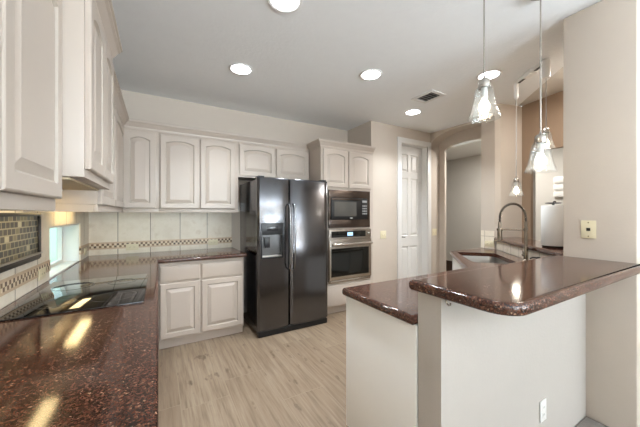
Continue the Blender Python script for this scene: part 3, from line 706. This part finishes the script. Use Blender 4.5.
# cooktop
ck = thing('cooktop', 'black glass electric cooktop set in the left counter', 'cooktop', (-0.582, 1.645, CT1 + 0.0004))
b = MB(); b.box(0, 0.518, 0, 0.745, 0.0, 0.007, 0.003); b.build('glass_top', [M['cooktop']], ck)
for x, y, r in ((0.14, 0.18, 0.085), (0.38, 0.18, 0.10), (0.14, 0.55, 0.10), (0.38, 0.55, 0.075)):
    b = MB(); b.lathe([(r, 0.0071), (r, 0.0076), (r - 0.006, 0.0076), (r - 0.006, 0.0071)], (x, y, 0), 40, cap=False); b.build('burner_ring', [M['burner']], ck)

# ---------------------------------------------------------------- paper towel, papers
pt = thing('paper_towel_roll', 'tall white paper towel roll on a dark stand on the ledge', 'paper towel', (2.975, 1.085, BT1 + 0.0005))
MB().lathe([(0.075, 0), (0.078, 0.004), (0.078, 0.012), (0.07, 0.016)], seg=28).build('stand_base', [M['blackmetal']], pt)
MB().lathe([(0.018, 0.017), (0.083, 0.017), (0.085, 0.02), (0.085, 0.362), (0.083, 0.365), (0.018, 0.365)], seg=36).build('roll', [M['paper']], pt)
b = MB(); b.lathe([(0.009, 0.365), (0.009, 0.378), (0.055, 0.380), (0.058, 0.384), (0.05, 0.389), (0.012, 0.391)], seg=24); b.tube([(0, 0, 0.388), (0.02, 0.0, 0.402), (0.045, 0.0, 0.398)], 0.006); b.build('stand_cap', [M['black']], pt)
wp = thing('letter_rack', 'white wall rack with slots on the hall wall behind the paper towel', 'letter rack', (5.449, 1.86, 1.60), -PI / 2)
# local x runs along -? hall wall faces -X: rack protrudes to -X
b = MB()
b.box(-0.115, 0.115, -0.012, -0.0005, 0.0, 0.33, 0.003); b.build('back_plate', [M['white_pl']], wp)
for k in range(3):
    b = MB(); b.box(-0.11, 0.11, -0.05, -0.012, 0.015 + 0.11 * k, 0.085 + 0.11 * k, 0.004); b.build('pocket', [M['white_pl']], wp)

hk = thing('bar_hook', 'tiny chrome hook under the bar top at the half wall corner', 'hook', (0.990, 0.708, BT0 - 0.0005))
MB().lathe([(0.010, 0), (0.010, -0.004), (0.004, -0.006), (0.004, -0.012)], seg=14).build('base', [M['chrome']], hk)
MB().tube([(0, 0, -0.010), (0, -0.002, -0.020), (0, -0.010, -0.026), (0, -0.017, -0.022), (0, -0.018, -0.015)], 0.0032, 8).build('prong', [M['chrome']], hk)
# ---------------------------------------------------------------- plates
def plate(name, label, cat, loc, rotz, w, h, kind, mat, group=None):
    t = thing(name, label, cat, loc, rotz, group)      # local: faces -y
    MB().box(-w / 2, w / 2, -0.006, -0.0005, -h / 2, h / 2, 0.003).build('cover_plate', [mat], t)
    dark = M['ivory_dark'] if mat is M['ivory'] else M['grey_pl']
    if kind == 'outlet_h' or kind == 'outlet_v':
        for s_ in (-1, 1):
            o = (s_ * 0.02, 0) if kind == 'outlet_h' else (0, s_ * 0.02)
            r = MB().box(o[0] - 0.014, o[0] + 0.014, -0.008, -0.006, o[1] - 0.014, o[1] + 0.014, 0.001).build('receptacle', [mat], t)
            MB().box(o[0] - 0.006, o[0] - 0.004, -0.0086, -0.008, o[1] - 0.004, o[1] + 0.006).box(o[0] + 0.004, o[0] + 0.006, -0.0086, -0.008, o[1] - 0.004, o[1] + 0.006).build('slot', [dark], r, smooth=False)
    elif kind == 'switch':
        for s_ in ((-1, 1) if w > 0.1 else (0,)):
            MB().box(s_ * 0.023 - 0.006, s_ * 0.023 + 0.006, -0.014, -0.006, -0.012, 0.012, 0.002).build('toggle', [mat], t)
    elif kind == 'jack':
        MB().box(-0.010, 0.010, -0.008, -0.006, -0.010, 0.010, 0.001).build('jack', [M['black']], t)
        for z in (-0.045, 0.045): MB().lathe([(0.004, -0.0075), (0.004, -0.006)], (0, 0, z), 10, axis='y').build('screw', [M['ivory_dark']], t)
    return t
plate('wall_outlet', 'ivory double outlet on the back tile near the left corner', 'outlet', (-0.253, 3.757 - 0.0035, 0.975), 0, 0.118, 0.07, 'outlet_h', M['ivory'])
plate('wall_outlet', 'ivory double outlet on the back tile near the fridge', 'outlet', (0.60, 3.757 - 0.0035, 0.985), 0, 0.118, 0.07, 'outlet_h', M['ivory'])
plate('wall_outlet', 'beige outlet on the left wall tile just before the window', 'outlet', (LW + 0.0155, 2.37, 0.975), PI / 2, 0.118, 0.07, 'outlet_h', M['ivory'])
plate('wall_outlet', 'beige outlet on the left wall tile between the window and the corner', 'outlet', (LW + 0.0155, 3.56, 0.975), PI / 2, 0.118, 0.07, 'outlet_h', M['ivory'])
plate('wall_outlet', 'white outlet in the gap above the left side of the fridge', 'outlet', (0.90, 3.7695, 1.44), 0, 0.07, 0.115, 'outlet_v', M['white_pl'])
plate('wall_outlet', 'ivory outlet on the small tiled pier beside the corner sink', 'outlet', (3.6395, 1.99, 0.966), -PI / 2, 0.115, 0.07, 'outlet_h', M['ivory'])
plate('wall_outlet', 'white outlet low on the white half wall under the bar', 'outlet', (1.838, 0.7195, 0.262), 0, 0.07, 0.115, 'outlet_v', M['white_pl'])
plate('light_switch', 'ivory toggle switch on the wall left of the white pantry door', 'switch', (2.945, 3.1795, 1.03), 0, 0.115, 0.118, 'switch', M['ivory'])
plate('light_switch', 'beige toggle switch between the pantry door and the arch', 'switch', (4.12, 3.1795, 1.03), 0, 0.115, 0.118, 'switch', M['ivory'])
plate('jack_plate', 'ivory jack plate on the beige column above the bar top', 'wall plate', (2.4595, 0.706, 1.245), -PI / 2, 0.075, 0.118, 'jack', M['ivory'])

# ---------------------------------------------------------------- lights and ceiling fittings
can_lbl = ['round recessed ceiling light cut by the top edge of the picture', 'round recessed ceiling light nearest the left cabinets', 'round recessed ceiling light in the middle, in front of the fridge and ovens', 'round recessed ceiling light beside the air vent before the pantry door', 'round recessed ceiling light behind the front glass pendant']
first = None
for (x, y), lb in zip(CANS, can_lbl):
    if first is None:
        t = thing('recessed_light', lb, 'ceiling light', (x, y, H - 0.0005), 0, 'recessed ceiling lights'); first = t
        MB().lathe([(0.112, 0.0), (0.112, -0.004), (0.106, -0.008), (0.092, -0.007), (0.086, 0.0)], seg=36, cap=False).build('trim_ring', [M['trim']], t)
        MB().lathe([(0.086, -0.001), (0.084, -0.006), (0.065, -0.014), (0.035, -0.019), (0.001, -0.020)], seg=36).build('lens', [M['can_on']], t)
    else:
        t = copy_tree(first); t.location = (x, y, H - 0.0005); t['label'] = lb
vt = thing('ceiling_vent', 'small rectangular air vent with dark slots in the ceiling', 'vent', (2.735, 2.193, H - 0.0005))
b = MB(); w, l = 0.125, 0.15
for t in ((-w, -w + 0.042, -l, l), (w - 0.042, w, -l, l), (-w + 0.042, w - 0.042, -l, -l + 0.045), (-w + 0.042, w - 0.042, l - 0.045, l)): b.box(t[0], t[1], t[2], t[3], -0.010, 0.0, 0.003)
b.build('frame', [M['trim']], vt)
MB().box(-w + 0.042, w - 0.042, -l + 0.045, l - 0.045, -0.002, -0.0005).build('duct', [M['vent_dark']], vt, smooth=False)
for k in range(5):
    y = -0.084 + 0.042 * k
    b = MB(); b.add([(-w + 0.042, y - 0.007, -0.0085), (w - 0.042, y - 0.007, -0.0085), (w - 0.042, y + 0.008, -0.003), (-w + 0.042, y + 0.008, -0.003), (-w + 0.042, y - 0.006, -0.0095), (w - 0.042, y - 0.006, -0.0095), (w - 0.042, y + 0.009, -0.004), (-w + 0.042, y + 0.009, -0.004)], [(0, 1, 2, 3), (4, 5, 6, 7), (0, 1, 5, 4), (2, 3, 7, 6), (0, 3, 7, 4), (1, 2, 6, 5)])
    b.build('slat', [M['grey_pl']], vt)

def pendant(label, x, y, zb, top, sc, adapter, power):
    t = thing('pendant_light', label, 'pendant light', (x, y, zb), 0, 'glass bell pendants')
    g = [(0.028, 0.185), (0.040, 0.178), (0.047, 0.160), (0.052, 0.125), (0.058, 0.085), (0.067, 0.045), (0.079, 0.012), (0.083, 0.0)]
    inner = [(r - 0.003, h) for r, h in g][::-1]
    MB().lathe([(r * sc, h * sc) for r, h in g + inner], seg=32, cap=False).build('glass_shade', [M['shade']], t)
    MB().lathe([(r * sc, h * sc) for r, h in ((0.030, 0.176), (0.031, 0.19), (0.031, 0.215), (0.026, 0.225), (0.008, 0.235), (0.005, 0.25))], seg=24).build('cap', [M['chrome']], t)
    MB().lathe([(r * sc, h * sc) for r, h in ((0.016, 0.176), (0.017, 0.12), (0.014, 0.118))], seg=18).build('socket', [M['white_pl']], t)
    MB().lathe([(r * sc, h * sc) for r, h in ((0.012, 0.118), (0.016, 0.108), (0.028, 0.080), (0.030, 0.066), (0.026, 0.048), (0.014, 0.036), (0.001, 0.033))], seg=20).build('bulb', [M['bulb_on']], t)
    ch = top - zb
    MB().tube([(0, 0, 0.24 * sc), (0, 0, ch)], 0.0032 if adapter else 0.0042, 8).build('cord', [M['chrome'] if not adapter else M['grey_pl']], t)
    if not adapter:
        MB().lathe([(0.006, ch - 0.04), (0.03, ch - 0.035), (0.06, ch - 0.012), (0.062, ch - 0.0005)], seg=28).build('canopy', [M['chrome']], t)
    else:
        MB().lathe([(0.012, ch - 0.005), (adapter * 0.8, ch + 0.0), (adapter, ch + 0.012), (adapter, ch + 0.15), (adapter * 0.8, ch + 0.158)], seg=22).build('track_adapter', [M['white_pl']], t)
    l = bpy.data.lights.new('pendant_lamp', 'POINT'); l.energy = power; l.color = (1.0, 0.90, 0.75); l.shadow_soft_size = 0.03
    lo_ = bpy.data.objects.new('pendant_lamp', l); COL.objects.link(lo_); lo_.parent = t; lo_.location = (0, 0, 0.02)
    return t
pendant('largest clear glass bell pendant hanging highest over the left of the bar', 1.616, 0.913, 1.892, H, 1.0, None, 1.0)
pendant('clear glass bell pendant hanging lower over the right of the bar', 2.04, 0.808, 1.606, H, 1.0, None, 1.0)
pendant('small glass track pendant just behind the lower bar pendant', 2.975, 1.137, 1.915, 2.553, 0.82, 0.032, 1.2)
pendant('smallest glass track pendant hanging low left of the faucet', 3.222, 1.490, 1.532, 2.545, 0.82, 0.022, 1.2)
tr = thing('track_light_rail', 'short ceiling track carrying two pendants above the diagonal ledge', 'track light', (3.098, 1.3135, H - 0.0005), math.atan2(1.49 - 1.137, 3.222 - 2.975))
MB().box(-0.18, 0.185, -0.018, 0.018, -0.030, 0.0, 0.003).build('track', [M['white_pl']], tr)
for s_ in (-1, 1):
    MB().box(min(s_ * 0.07, s_ * 0.175), max(s_ * 0.07, s_ * 0.175), -0.012, 0.012, -0.0335, -0.030).build('slot', [M['black']], tr, smooth=False)
MB().box(-0.055, 0.055, -0.035, 0.035, -0.046, 0.0, 0.006).build('feed_box', [M['white_pl']], tr)
# under-cabinet lamps
def strip(label, x, y, z, ln, w, power):
    t = thing('undercabinet_light', label, 'cabinet light', (x, y, z), 0, 'warm strip lights under the wall cabinets')
    MB().box(-w / 2 - 0.012, w / 2 + 0.012, -ln / 2 - 0.012, ln / 2 + 0.012, -0.012, -0.0005, 0.003).build('housing', [M['white_pl']], t)
    MB().box(-w / 2, w / 2, -ln / 2, ln / 2, -0.020, -0.012, 0.003).build('lens', [M['strip_on']], t)
    return t
strip('warm strip lamp under the hood cabinet over the cooktop', -0.50, 1.86, 1.4835, 0.34, 0.06, 2)
strip('warm strip lamp under the cabinet above the window', -0.54, 2.85, 1.4045, 0.52, 0.07, 3)
strip('warm strip lamp under the large near cabinet', -0.50, 0.95, 1.4045, 0.50, 0.05, 3)
